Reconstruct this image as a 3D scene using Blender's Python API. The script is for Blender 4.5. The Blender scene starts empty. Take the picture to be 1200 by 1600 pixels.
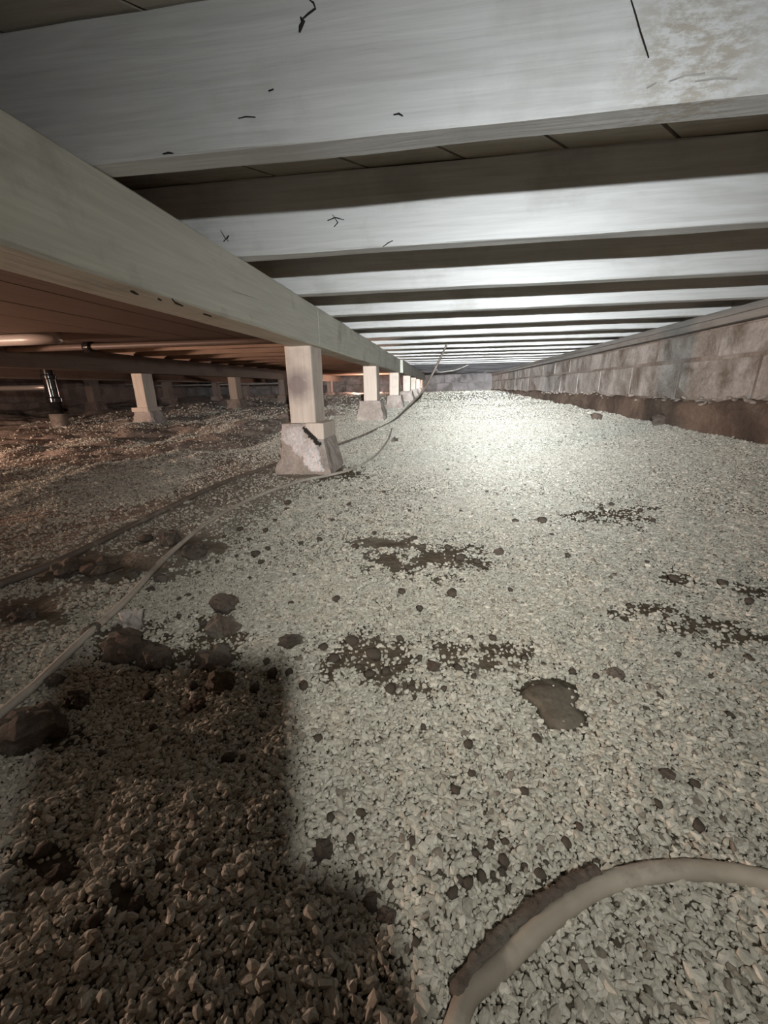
import bpy, bmesh, math, random
import numpy as np
from mathutils import Vector, Matrix

random.seed(7)
rng = np.random.default_rng(11)
scene = bpy.context.scene
COL = scene.collection

# ------------------------------------------------------------------ camera
FOC = 621.34                                   # focal length in pixels of a 1200 x 1600 frame
RIGHT = Vector((0.99025, 0.13834, -0.01623))
UP = Vector((-0.02601, 0.29811, 0.95418))
FWD = Vector((-0.13684, 0.94445, -0.29880))
cam_data = bpy.data.cameras.new('camera')
cam_data.sensor_fit = 'HORIZONTAL'
cam_data.sensor_width = 36.0
cam_data.lens = 36.0 * FOC / 1200.0
cam_data.clip_start = 0.004
cam_data.clip_end = 60
cam = bpy.data.objects.new('camera', cam_data)
COL.objects.link(cam)
m = Matrix.Identity(4)
for i in range(3):
    m[i][0], m[i][1], m[i][2] = RIGHT[i], UP[i], -FWD[i]
cam.matrix_world = m                           # the lens is the origin: ground is about 0.335 m below it
scene.camera = cam

# ------------------------------------------------------------------ world, exposure
world = bpy.data.worlds.new('crawlspace_dark')
scene.world = world
world.use_nodes = True
world.node_tree.nodes['Background'].inputs[0].default_value = (0.9, 0.75, 0.62, 1)
world.node_tree.nodes['Background'].inputs[1].default_value = 0.004
scene.view_settings.view_transform = 'Standard'
scene.view_settings.look = 'None'
scene.view_settings.gamma = 1
scene.view_settings.use_curve_mapping = False
scene.view_settings.exposure = 0.0
try:
    scene.cycles.max_bounces = 8
    scene.cycles.diffuse_bounces = 5
    scene.cycles.use_denoising = True
except Exception:
    pass

# ------------------------------------------------------------------ lamps
LAMP = Vector((0.075, -0.15, 0.125))           # headlamp behind and above the phone


def beam_lamp(name, loc, aim, color, strength, shape, width, radius, constant=True):
    """A focused lamp: its strength falls with the angle off its axis (exp or gauss), constant cancels its fading with distance."""
    ld = bpy.data.lights.new(name, 'POINT')
    ld.energy = 4 * math.pi
    ld.shadow_soft_size = radius
    ld.color = color
    ld.use_nodes = True
    nt = ld.node_tree
    N, Lk = nt.nodes, nt.links
    N.clear()
    out = N.new('ShaderNodeOutputLight')
    em = N.new('ShaderNodeEmission')
    tc = N.new('ShaderNodeTexCoord')
    sep = N.new('ShaderNodeSeparateXYZ')
    Lk.new(tc.outputs['Normal'], sep.inputs[0])

    def M(op, a, b=None):
        n = N.new('ShaderNodeMath')
        n.operation = op
        for k, v in ((0, a), (1, b)):
            if v is None:
                continue
            if isinstance(v, (int, float)):
                n.inputs[k].default_value = v
            else:
                Lk.new(v, n.inputs[k])
        return n.outputs[0]
    ang = M('ARCCOSINE', M('MULTIPLY', sep.outputs[2], -1.0))
    q = M('DIVIDE', ang, math.radians(width))
    if shape == 'gauss':
        q = M('MULTIPLY', M('MULTIPLY', q, q), 0.5)
    s = M('MULTIPLY', M('EXPONENT', M('MULTIPLY', q, -1.0)), strength)
    if constant:
        lf = N.new('ShaderNodeLightFalloff')
        Lk.new(s, lf.inputs['Strength'])
        s = lf.outputs['Constant']
    Lk.new(s, em.inputs['Strength'])
    Lk.new(em.outputs[0], out.inputs[0])
    o = bpy.data.objects.new(name, ld)
    COL.objects.link(o)
    o.location = loc
    o.rotation_euler = (Vector(aim) - Vector(loc)).to_track_quat('-Z', 'Y').to_euler()
    return o


beam_lamp('headlamp_spot', LAMP, (0.55, 5.0, -0.05), (0.89, 0.95, 1.0), 9.2, 'exp', 14, 0.007)
beam_lamp('headlamp_focus', LAMP, (0.36, 2.3, -0.29), (0.86, 0.94, 1.0), 5.0, 'gauss', 7.0, 0.007)
beam_lamp('headlamp_flood', LAMP, (0.04, 0.50, -0.335), (1.0, 0.975, 0.89), 2.5, 'gauss', 19, 0.007)


def point_lamp(name, loc, watts, color, radius):
    ld = bpy.data.lights.new(name, 'POINT')
    ld.energy = watts
    ld.color = color
    ld.shadow_soft_size = radius
    o = bpy.data.objects.new(name, ld)
    COL.objects.link(o)
    o.location = loc
    return o


point_lamp('work_lamp_left_bay', (-3.3, 0.35, -0.06), 215.0, (1.0, 0.69, 0.54), 0.03)
point_lamp('added_light_far_bay', (-1.6, 9.3, 0.0), 70.0, (1.0, 0.72, 0.62), 0.04)  # added light with no source seen, brightens the far wall


# ------------------------------------------------------------------ numeric helpers
def _hash(ix, iy, iz, seed):
    h = (ix.astype(np.int64) * 374761393 + iy.astype(np.int64) * 668265263 + iz.astype(np.int64) * 2147483647 + seed * 974634777) & 0x7fffffff
    h = ((h ^ (h >> 13)) * 1274126177) & 0x7fffffff
    return ((h ^ (h >> 16)) & 0xffff) / 65535.0 * 2 - 1


def vnoise(x, y, z=None, seed=0):
    x = np.asarray(x, float)
    y = np.asarray(y, float)
    z = np.zeros_like(x) if z is None else np.asarray(z, float)
    ix, iy, iz = np.floor(x), np.floor(y), np.floor(z)
    fx, fy, fz = x - ix, y - iy, z - iz
    fx, fy, fz = [t * t * (3 - 2 * t) for t in (fx, fy, fz)]
    r = 0
    for dx in (0, 1):
        for dy in (0, 1):
            for dz in (0, 1):
                w = (fx if dx else 1 - fx) * (fy if dy else 1 - fy) * (fz if dz else 1 - fz)
                r = r + w * _hash(ix + dx, iy + dy, iz + dz, seed)
    return r


def fbm(x, y, z=None, seed=0, octs=4):
    r, a = 0, 1.0
    for k in range(octs):
        s = 2.03 ** k
        r = r + a * vnoise(np.asarray(x) * s, np.asarray(y) * s, None if z is None else np.asarray(z) * s, seed + k)
        a *= 0.5
    return r


def sstep(a, b, x):
    t = np.clip((np.asarray(x, float) - a) / (b - a), 0, 1)
    return t * t * (3 - 2 * t)


# ground heights measured at piers, walls and near the lens
CP = np.array([(-.2, .4, -.335), (.127, .375, -.335), (-.78, .54, -.335), (.5, .5, -.335), (.2, .1, -.335), (-.2, 0, -.335),
               (1.2, .6, -.25), (1.2, 1.7, -.218), (1.2, 2.5, -.225), (1.2, 3.9, -.2), (1.2, 5.1, -.175), (1.2, 11, -.15),
               (-.55, 1.53, -.328), (-.55, 3.1, -.25), (-.58, 4.65, -.23), (-.4, 10.5, -.12), (.8, 10.5, -.09), (.3, 2.5, -.29),
               (.3, 5, -.2), (-2.7, 3.35, -.318), (-2.65, 5, -.24), (-3.4, 3.2, -.32), (-6.8, 5.5, -.28), (-6.8, 10, -.2),
               (-6.8, 0, -.33), (-3, 0, -.335), (0, -1.5, -.335), (1.2, -1.5, -.3), (-1.6, 1.6, -.335), (-2.7, 10, -.15),
               (.2, 1.2, -.33), (.7, 1.2, -.305), (-4.7, 6.6, -.24)])
_d = np.sqrt(((CP[:, None, :2] - CP[None, :, :2]) ** 2).sum(-1) + 0.04)
_w = np.linalg.solve(_d - np.eye(len(CP)) * 0.02, CP[:, 2] + 0.3)


def ground_z(x, y):
    x = np.asarray(x, float)
    y = np.asarray(y, float)
    z = -0.3
    for k in range(len(CP)):
        z = z + _w[k] * np.sqrt((x - CP[k, 0]) ** 2 + (y - CP[k, 1]) ** 2 + 0.04)
    near = 1 - sstep(0.8, 1.6, np.hypot(x, y))
    z = z + 0.006 * fbm(x * 3.1, y * 3.1, seed=3) + 0.0025 * fbm(x * 22, y * 22, seed=5, octs=3) * (0.5 + near)
    left = sstep(-0.85, -1.35, x) * sstep(0.7, 1.3, y)
    u = 0.93 * x - 0.37 * y
    v = 0.37 * x + 0.93 * y
    z = z + left * (0.034 * fbm(u * 3.2, v * 1.8, seed=21) + 0.030 * np.abs(fbm(u * 5.5, v * 3.0, seed=31)))
    for mx, my, mh, ms in ((-1.35, 3.45, 0.045, 0.22), (-1.05, 4.05, 0.05, 0.20), (-0.72, 3.95, 0.035, 0.14), (-1.75, 2.9, 0.035, 0.16), (-2.1, 2.3, 0.03, 0.14)):
        z = z + mh * np.exp(-((x - mx) ** 2 * 1.6 + (y - my) ** 2 * 3.0) / (2 * ms * ms))
    mid = sstep(-0.2, -0.9, x) * sstep(2.0, 2.8, y)
    z = z + mid * 0.02 * fbm(x * 2.6, y * 2.0, seed=44)
    edge = sstep(0.75, 1.15, x)
    z = z + edge * 0.016 * np.maximum(fbm(x * 4, y * 4, seed=61), -0.2)
    return z


def gz(x, y):
    return float(ground_z(np.array([x]), np.array([y]))[0])


def project(P):
    P = np.asarray(P, float)
    d = np.maximum(P @ np.array(FWD), 1e-4)
    return 600 + FOC * (P @ np.array(RIGHT)) / d, 800 - FOC * (P @ np.array(UP)) / d, P @ np.array(FWD)


def at_ground(u, v):
    """Point of the ground that the photograph shows at pixel (u, v)."""
    d = FWD + RIGHT * ((u - 600) / FOC) - UP * ((v - 800) / FOC)
    z = -0.32
    for _ in range(14):
        p = d * (z / d.z)
        z = 0.5 * z + 0.5 * gz(p.x, p.y)
    p = d * (z / d.z)
    return Vector((p.x, p.y, gz(p.x, p.y)))


def at_y(u, v, Y):
    d = FWD + RIGHT * ((u - 600) / FOC) - UP * ((v - 800) / FOC)
    return d * (Y / d.y)


# ------------------------------------------------------------------ object helpers
def tag(o, label=None, cat=None, group=None, kind=None):
    if label:
        o['label'] = label
    if cat:
        o['category'] = cat
    if group:
        o['group'] = group
    if kind:
        o['kind'] = kind
    return o


def mesh_data(name, verts, faces, mat=None, smooth=False):
    me = bpy.data.meshes.new(name)
    me.from_pydata([tuple(v) for v in verts], [], faces)
    me.update()
    if mat:
        me.materials.append(mat)
    if smooth:
        me.polygons.foreach_set('use_smooth', [True] * len(me.polygons))
    return me


def add(name, me, parent=None, loc=(0, 0, 0), rot=(0, 0, 0)):
    o = bpy.data.objects.new(name, me)
    COL.objects.link(o)
    o.parent = parent
    o.location = loc
    o.rotation_euler = rot
    return o


def empty(name, loc=(0, 0, 0), rz=0):
    o = bpy.data.objects.new(name, None)
    COL.objects.link(o)
    o.empty_display_size = 0.05
    o.location = loc
    o.rotation_euler = (0, 0, rz)
    return o


def beam_mesh(name, L, W, H, mat, seg=24, cham=0.003, jit=0.0012, seed=0, along='X'):
    """A sawn timber from 0..L along its axis, -W/2..W/2 across, 0..H up, with eased and slightly wavy edges."""
    c = cham
    sec = [(-W / 2 + c, 0), (W / 2 - c, 0), (W / 2, c), (W / 2, H - c), (W / 2 - c, H), (-W / 2 + c, H), (-W / 2, H - c), (-W / 2, c)]
    vs, fs = [], []
    for i in range(seg + 1):
        t = L * i / seg
        for k, (a, b) in enumerate(sec):
            n1 = float(vnoise([t * 9 + k * 7.3], [seed * 3.7 + k]))
            n2 = float(vnoise([t * 5 + k * 3.1], [seed * 5.1 + 40 + k]))
            vs.append((t, a + jit * n1, b + jit * n2))
    for i in range(seg):
        for k in range(8):
            a, b = i * 8 + k, i * 8 + (k + 1) % 8
            fs.append((a, b, b + 8, a + 8))
    fs.append(tuple(range(7, -1, -1)))
    fs.append(tuple(range(seg * 8, seg * 8 + 8)))
    if along == 'Y':
        vs = [(-a, t, b) for t, a, b in vs]
    elif along == 'Z':
        vs = [(a, b - H / 2, t) for t, a, b in vs]
    return mesh_data(name, vs, fs, mat)


def box_mesh(name, x0, x1, y0, y1, z0, z1, mat, jit=0.0, seed=0, cham=0.0):
    bm = bmesh.new()
    bmesh.ops.create_cube(bm, size=1)
    r = random.Random(seed)
    for v in bm.verts:
        v.co = Vector((x0 + (v.co.x + .5) * (x1 - x0) + r.uniform(-jit, jit), y0 + (v.co.y + .5) * (y1 - y0) + r.uniform(-jit, jit),
                       z0 + (v.co.z + .5) * (z1 - z0) + r.uniform(-jit, jit)))
    if cham:
        bmesh.ops.bevel(bm, geom=bm.edges[:], offset=cham, segments=1, affect='EDGES')
    bmesh.ops.recalc_face_normals(bm, faces=bm.faces[:])
    me = bpy.data.meshes.new(name)
    bm.to_mesh(me)
    bm.free()
    if mat:
        me.materials.append(mat)
    return me


def rock_mesh(name, sx, sy, sz, sub, mat, seed, rough=0.28, flat=False, freq=1.6):
    bm = bmesh.new()
    bmesh.ops.create_icosphere(bm, subdivisions=sub, radius=1)
    P = np.array([v.co[:] for v in bm.verts])
    n = fbm(P[:, 0] * freq + seed * 9.1, P[:, 1] * freq + seed * 3.3, P[:, 2] * freq, seed=seed, octs=3)
    cell = np.sign(vnoise(P[:, 0] * 2.2, P[:, 1] * 2.2 + seed, P[:, 2] * 2.2, seed=seed + 5)) * 0.06
    P = P * (1 + rough * n + cell)[:, None] * np.array([sx, sy, sz])
    for v, p in zip(bm.verts, P):
        v.co = p
    me = bpy.data.meshes.new(name)
    bm.to_mesh(me)
    bm.free()
    if mat:
        me.materials.append(mat)
    if not flat:
        me.polygons.foreach_set('use_smooth', [True] * len(me.polygons))
    return me


def tube_mesh(name, pts, rad, mat, sides=10, seg_per=10, wob=0.0, seed=0):
    """A round hose along a Catmull-Rom curve through pts."""
    P = [Vector(p) for p in pts]
    P = [P[0] * 2 - P[1]] + P + [P[-1] * 2 - P[-2]]
    C = []
    for i in range(1, len(P) - 2):
        for k in range(seg_per):
            t = k / seg_per
            a, b, c, d = P[i - 1], P[i], P[i + 1], P[i + 2]
            C.append(0.5 * ((2 * b) + (c - a) * t + (2 * a - 5 * b + 4 * c - d) * t * t + (3 * b - a - 3 * c + d) * t ** 3))
    C.append(P[-2])
    vs, fs = [], []
    for i, p in enumerate(C):
        T = (C[min(i + 1, len(C) - 1)] - C[max(i - 1, 0)]).normalized()
        A = T.cross(Vector((0, 0, 1)))
        if A.length < 0.2:
            A = T.cross(Vector((0, 1, 0)))
        A.normalize()
        B = A.cross(T)
        r = rad * (1 + wob * float(vnoise([i * 0.7], [seed])))
        for k in range(sides):
            q = 2 * math.pi * k / sides
            vs.append(p + A * (r * math.cos(q)) + B * (r * math.sin(q)))
    for i in range(len(C) - 1):
        for k in range(sides):
            a, b = i * sides + k, i * sides + (k + 1) % sides
            fs.append((a, b, b + sides, a + sides))
    fs.append(tuple(range(sides - 1, -1, -1)))
    fs.append(tuple(range((len(C) - 1) * sides, len(C) * sides)))
    me = mesh_data(name, vs, fs, mat, smooth=True)
    return me


# ------------------------------------------------------------------ materials
class MB:
    def __init__(self, name, rough=0.85, spec=0.25):
        self.m = bpy.data.materials.new(name)
        self.m.use_nodes = True
        self.N = self.m.node_tree.nodes
        self.L = self.m.node_tree.links
        self.b = self.N['Principled BSDF']
        self.b.inputs['Roughness'].default_value = rough
        self.b.inputs['Specular IOR Level'].default_value = spec

    def new(self, t, **kw):
        n = self.N.new(t)
        for k, v in kw.items():
            setattr(n, k, v)
        return n

    def coords(self, scale=(1, 1, 1), rand=True):
        tc = self.new('ShaderNodeTexCoord')
        mp = self.new('ShaderNodeMapping')
        mp.inputs['Scale'].default_value = scale
        src = tc.outputs['Object']
        if rand:
            oi = self.new('ShaderNodeObjectInfo')
            ml = self.new('ShaderNodeMath', operation='MULTIPLY')
            ml.inputs[1].default_value = 37.0
            self.L.new(oi.outputs['Random'], ml.inputs[0])
            av = self.new('ShaderNodeVectorMath', operation='ADD')
            self.L.new(src, av.inputs[0])
            self.L.new(ml.outputs[0], av.inputs[1])
            src = av.outputs[0]
        self.L.new(src, mp.inputs['Vector'])
        return mp.outputs[0]

    def noise(self, vec, scale, detail=5, rough=0.6, dist=0.0):
        n = self.new('ShaderNodeTexNoise')
        n.inputs['Scale'].default_value = scale
        n.inputs['Detail'].default_value = detail
        n.inputs['Roughness'].default_value = rough
        n.inputs['Distortion'].default_value = dist
        self.L.new(vec, n.inputs['Vector'])
        return n.outputs['Fac']

    def ramp(self, fac, stops):
        r = self.new('ShaderNodeValToRGB')
        e = r.color_ramp.elements
        while len(e) < len(stops):
            e.new(0.5)
        for k, (p, c) in enumerate(stops):
            e[k].position = p
            e[k].color = (c[0], c[1], c[2], 1) if isinstance(c, tuple) else (c, c, c, 1)
        self.L.new(fac, r.inputs[0])
        return r.outputs[0]

    def mix(self, a, b, fac, mode='MIX'):
        n = self.new('ShaderNodeMix', data_type='RGBA', blend_type=mode)
        for s, v in ((n.inputs[0], fac), (n.inputs[6], a), (n.inputs[7], b)):
            if isinstance(v, (int, float)):
                s.default_value = v
            elif isinstance(v, tuple):
                s.default_value = (v[0], v[1], v[2], 1)
            else:
                self.L.new(v, s)
        return n.outputs[2]

    def bump(self, h, strength, dist):
        b = self.new('ShaderNodeBump')
        b.inputs['Strength'].default_value = strength
        b.inputs['Distance'].default_value = dist
        self.L.new(h, b.inputs['Height'])
        self.L.new(b.outputs[0], self.b.inputs['Normal'])

    def color(self, c):
        if isinstance(c, tuple):
            self.b.inputs['Base Color'].default_value = (c[0], c[1], c[2], 1)
        else:
            self.L.new(c, self.b.inputs['Base Color'])
        return self.m


def wood(name, light, dark, along='X', stain=(0.2, 0.18, 0.15), stain_amt=0.35, grain=0.5, bump=0.35, patch=None, soft=0.0):
    B = MB(name, 0.8, 0.2)
    st = {'X': (1.2, 16, 16), 'Y': (16, 1.2, 16), 'Z': (16, 16, 1.2)}[along]
    st2 = {'X': (2.5, 70, 70), 'Y': (70, 2.5, 70), 'Z': (70, 70, 2.5)}[along]
    g = B.noise(B.coords(st), 2.2, 4, 0.6, 1.2)
    fine = B.noise(B.coords(st2), 2.0, 3, 0.6)
    blot = B.noise(B.coords((1, 1, 1)), 5.0, 6, 0.65)
    c = B.mix(dark, light, B.ramp(g, [(0.30, 1 - grain), (0.55, 1.0)]))
    c = B.mix(c, stain, B.ramp(blot, [(0.52, 0.0), (0.75, stain_amt)]))
    c = B.mix(c, B.ramp(fine, [(0.3, 0.78), (0.65, 1.06)]), 0.5, 'MULTIPLY')
    if patch:                                   # a weathered bare area with a shape of its own
        (px, py, pz), rad, col, amt = patch
        tc = B.new('ShaderNodeTexCoord')
        vd = B.new('ShaderNodeVectorMath', operation='DISTANCE')
        nz = B.new('ShaderNodeMath', operation='MULTIPLY_ADD')
        B.L.new(tc.outputs['Object'], vd.inputs[0])
        vd.inputs[1].default_value = (px, py, pz)
        B.L.new(blot, nz.inputs[0])
        nz.inputs[1].default_value = rad * 1.6
        B.L.new(vd.outputs['Value'], nz.inputs[2])
        fac = B.ramp(nz.outputs[0], [(rad * 1.2, amt), (rad * 2.1, 0.0)])
        tex = B.noise(B.coords((25, 60, 60)), 2.5, 5, 0.7)
        c = B.mix(c, B.mix(col, light, B.ramp(tex, [(0.42 + soft, 0.0), (0.6 + soft, 1.0)])), fac)
    add_h = B.new('ShaderNodeMath', operation='MULTIPLY_ADD')
    B.L.new(fine, add_h.inputs[0])
    add_h.inputs[1].default_value = 0.4
    B.L.new(g, add_h.inputs[2])
    B.bump(add_h.outputs[0], bump, 0.004)
    return B.color(c)


M_JOIST = wood('painted_joist_wood', (0.66, 0.655, 0.63), (0.47, 0.455, 0.42), 'X', (0.30, 0.28, 0.24), 0.45)
M_JOIST1 = wood('painted_joist_wood_worn', (0.64, 0.635, 0.61), (0.48, 0.465, 0.44), 'X', (0.34, 0.32, 0.28), 0.45,
                patch=((0.98, -0.02, 0.035), 0.075, (0.36, 0.31, 0.24), 0.75))
M_GIRDER = wood('girder_wood', (0.60, 0.59, 0.51), (0.47, 0.46, 0.395), 'Y', (0.25, 0.225, 0.185), 0.8)
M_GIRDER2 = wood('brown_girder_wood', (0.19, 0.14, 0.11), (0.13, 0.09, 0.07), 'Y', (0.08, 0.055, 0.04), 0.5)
M_GIRDER2Z = wood('brown_post_wood', (0.36, 0.28, 0.22), (0.26, 0.20, 0.16), 'Z', (0.15, 0.11, 0.09), 0.5)
M_POST1 = wood('sooty_post_wood', (0.66, 0.58, 0.50), (0.50, 0.42, 0.36), 'Z', (0.26, 0.22, 0.20), 0.55, patch=((-0.012, -0.07, 0.15), 0.062, (0.22, 0.18, 0.175), 0.85), soft=0.16)
M_DARKPOST = wood('silhouette_post_wood', (0.17, 0.135, 0.115), (0.11, 0.085, 0.07), 'Z', (0.06, 0.05, 0.04), 0.5)  # unlit silhouette of the far posts put into the wood colour
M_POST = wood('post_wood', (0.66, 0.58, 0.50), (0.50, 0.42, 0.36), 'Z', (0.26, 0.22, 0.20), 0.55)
M_SUB = wood('subfloor_wood', (0.40, 0.36, 0.29), (0.27, 0.23, 0.18), 'X', (0.15, 0.12, 0.09), 0.5)
M_LEFTBOARD = wood('brown_ceiling_board_wood', (0.155, 0.112, 0.088), (0.118, 0.084, 0.066), 'Y', (0.09, 0.063, 0.049), 0.3, 0.4)
M_BAREJOIST = wood('bare_dimmed_joist_wood', (0.12, 0.112, 0.112), (0.08, 0.075, 0.073), 'X', (0.05, 0.045, 0.04), 0.4)  # bare far wood, darkened further because the headlamp doesn't fade with distance
M_LEFTJOIST = wood('brown_joist_wood', (0.36, 0.26, 0.20), (0.25, 0.17, 0.13), 'X', (0.15, 0.1, 0.08), 0.4)
M_SILL = wood('sill_wood', (0.33, 0.315, 0.295), (0.25, 0.235, 0.215), 'Y', (0.16, 0.14, 0.115), 0.6)


def concrete(name, light, dark, stain, scale=1.0, bump=0.6, pits=True):
    B = MB(name, 0.92, 0.15)
    v = B.coords((scale, scale, scale))
    big = B.noise(v, 4.0, 6, 0.6)
    fine = B.noise(v, 45.0, 6, 0.7)
    c = B.mix(dark, light, B.ramp(big, [(0.35, 0.0), (0.62, 1.0)]))
    c = B.mix(c, stain, B.ramp(B.noise(v, 2.3, 5, 0.65, 0.6), [(0.47, 0.0), (0.64, 0.85)]))
    c = B.mix(c, B.ramp(fine, [(0.32, 0.55), (0.6, 1.08)]), 0.6, 'MULTIPLY')
    B.bump(fine, bump, 0.006)
    return B.color(c)


M_BLOCK = concrete('concrete_block', (0.60, 0.56, 0.53), (0.36, 0.32, 0.28), (0.17, 0.135, 0.105), 1.5)
M_DARKBLOCK = concrete('dark_block', (0.17, 0.13, 0.115), (0.10, 0.08, 0.07), (0.26, 0.20, 0.17), 0.8)  # dark blocks; on the far piers the silhouette is put into this colour
M_FARBLOCK = concrete('dimmed_far_block', (0.15, 0.135, 0.13), (0.085, 0.075, 0.07), (0.045, 0.038, 0.033), 1.2)  # dimming with distance put into the colour, as the beam has none
M_MORTAR = concrete('mortar', (0.42, 0.37, 0.33), (0.28, 0.235, 0.20), (0.17, 0.13, 0.10))
M_FOOT = concrete('earth_stained_footing', (0.25, 0.185, 0.145), (0.15, 0.108, 0.084), (0.085, 0.066, 0.053), 1.4)
M_PIER = concrete('pier_concrete', (0.50, 0.44, 0.40), (0.38, 0.33, 0.295), (0.29, 0.245, 0.21), 2.0)
M_PIERCHIP = concrete('chipped_pier_concrete', (0.84, 0.79, 0.77), (0.72, 0.66, 0.64), (0.58, 0.51, 0.48), 3.0, 1.0)
M_ROCK = concrete('dark_brown_stone', (0.14, 0.115, 0.095), (0.075, 0.06, 0.05), (0.20, 0.18, 0.15), 6.0)
M_PEBBLE = concrete('dark_pebble_stone', (0.10, 0.082, 0.065), (0.05, 0.04, 0.032), (0.15, 0.13, 0.105), 20.0, 0.3)
M_CLOD = concrete('brown_clod_earth', (0.19, 0.145, 0.115), (0.10, 0.075, 0.06), (0.28, 0.25, 0.21), 6.0, 1.0)
M_FLATSTONE = concrete('dusty_flat_stone', (0.13, 0.108, 0.082), (0.095, 0.078, 0.058), (0.17, 0.15, 0.12), 4.0, 0.35)

M_GREYPIER = concrete('dusty_brown_pier', (0.30, 0.24, 0.20), (0.22, 0.17, 0.14), (0.15, 0.115, 0.09), 2.0)
B = MB('dark_crevice', 0.95, 0.1)
M_DARK = B.color((0.035, 0.03, 0.025))
B = MB('pale_debris', 0.9, 0.1)
M_DEBRIS = B.color((0.5, 0.48, 0.45))


def rubber(name, a, b, dirt, rough=0.6):
    B = MB(name, rough, 0.35)
    v = B.coords((1, 1, 1), False)
    c = B.mix(a, b, B.ramp(B.noise(v, 14, 4, 0.6), [(0.4, 0.0), (0.6, 1.0)]))
    c = B.mix(c, dirt, B.ramp(B.noise(v, 9.0, 6, 0.7, 0.4), [(0.52, 0.0), (0.62, 0.85)]))
    B.bump(B.noise(v, 90, 3, 0.6), 0.25, 0.002)
    return B.color(c)


M_HOSE = rubber('dusty_grey_hose', (0.40, 0.36, 0.30), (0.30, 0.27, 0.22), (0.22, 0.19, 0.155))
M_CABLE = rubber('pale_cable', (0.50, 0.46, 0.40), (0.40, 0.36, 0.31), (0.28, 0.24, 0.20))
M_CABLE2 = rubber('dark_cable', (0.20, 0.17, 0.145), (0.14, 0.115, 0.095), (0.30, 0.27, 0.23))
B = MB('black_plastic_pipe', 0.16, 0.6)
M_PIPE = B.color((0.012, 0.011, 0.012))
B = MB('white_pipe', 0.35, 0.5)
M_WHITEPIPE = B.color((0.36, 0.32, 0.29))
B = MB('brown_pipe', 0.5, 0.4)
M_BROWNPIPE = B.color((0.11, 0.08, 0.065))
B = MB('galvanised_pipe', 0.4, 0.5)
B.b.inputs['Metallic'].default_value = 0.6
M_STEEL = B.color((0.35, 0.32, 0.30))

# gravel chips: pale crushed stone, tone differs from chip to chip
B = MB('pale_gravel_chip', 0.9, 0.15)
oi = B.new('ShaderNodeObjectInfo')
c = B.ramp(oi.outputs['Random'], [(0.0, (0.20, 0.17, 0.14)), (0.045, (0.30, 0.27, 0.22)), (0.07, (0.40, 0.38, 0.32)), (0.45, (0.50, 0.48, 0.41)),
                                 (0.8, (0.56, 0.54, 0.47)), (1.0, (0.66, 0.63, 0.55))])
v = B.coords((1, 1, 1))
M_CHIP = B.color(B.mix(c, B.ramp(B.noise(v, 1.6, 3, 0.6), [(0.35, 0.75), (0.65, 1.05)]), 0.7, 'MULTIPLY'))

# ground: pale rock dust, brown bare soil (vertex attribute), gravel specks too small to build
B = MB('dusty_gravel_ground', 0.95, 0.1)
v = B.coords((1, 1, 1), False)
at = B.new('ShaderNodeAttribute', attribute_name='bare')
at2 = B.new('ShaderNodeAttribute', attribute_name='left')
dust = B.mix((0.36, 0.34, 0.28), (0.47, 0.45, 0.38), B.ramp(B.noise(v, 6, 6, 0.65), [(0.35, 0.0), (0.65, 1.0)]))
vor = B.new('ShaderNodeTexVoronoi')
vor.inputs['Scale'].default_value = 120
B.L.new(v, vor.inputs['Vector'])
speck = B.ramp(vor.outputs['Color'], [(0.2, 0.62), (0.75, 1.2)])
dust = B.mix(dust, speck, 0.6, 'MULTIPLY')
soil = B.mix((0.085, 0.065, 0.045), (0.15, 0.12, 0.088), B.ramp(B.noise(v, 25, 6, 0.7), [(0.35, 0.0), (0.65, 1.0)]))
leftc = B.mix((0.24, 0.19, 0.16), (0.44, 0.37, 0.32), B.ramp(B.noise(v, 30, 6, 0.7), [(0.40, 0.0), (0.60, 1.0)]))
gap = B.mix((0.050, 0.042, 0.030), (0.10, 0.088, 0.068), B.ramp(B.noise(v, 60, 3, 0.6), [(0.4, 0.0), (0.6, 1.0)]))  # dark soil, with the shade between chips put into its colour
at3 = B.new('ShaderNodeAttribute', attribute_name='gap')
dust = B.mix(dust, gap, at3.outputs['Fac'])
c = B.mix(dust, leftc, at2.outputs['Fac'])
c = B.mix(c, soil, at.outputs['Fac'])
B.bump(vor.outputs['Distance'], 0.5, 0.004)
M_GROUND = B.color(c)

# ------------------------------------------------------------------ the ground
# bare brown soil showing through the gravel: (u, v, radius in x, radius in y) measured on the photograph
BARE_PX = [(950, 805, 62, 14), (680, 872, 80, 18), (600, 850, 40, 8), (1010, 955, 50, 12), (1090, 980, 60, 14), (1150, 1005, 45, 12),
           (780, 1022, 38, 20), (700, 1018, 35, 22), (600, 1040, 40, 26), (640, 1075, 35, 14), (1190, 925, 40, 10), (1060, 905, 30, 8),
           (150, 885, 80, 16), (45, 955, 50, 14), (220, 1010, 70, 26), (335, 1000, 40, 40), (50, 1140, 60, 22), (520, 738, 60, 9),
           (290, 850, 50, 12), (75, 1350, 45, 30), (200, 1400, 40, 20), (560, 1020, 70, 20)]
BARE = []
for (u, v_, ru, rv) in BARE_PX:
    c0 = at_ground(u, v_)
    a = at_ground(u + ru, v_) - c0
    b = at_ground(u, v_ - rv) - c0
    BARE.append((np.array([c0.x, c0.y]), np.linalg.inv(np.array([[a.x, b.x], [a.y, b.y]]))))


def bare_at(x, y):
    r = np.zeros_like(x)
    n = fbm(x * 30, y * 30, seed=77, octs=3)
    for c0, Mi in BARE:
        dx, dy = x - c0[0], y - c0[1]
        q = np.hypot(Mi[0, 0] * dx + Mi[0, 1] * dy, Mi[1, 0] * dx + Mi[1, 1] * dy)
        r = np.maximum(r, sstep(1.75, 0.15, q + 0.55 * n))
    return r


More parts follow.
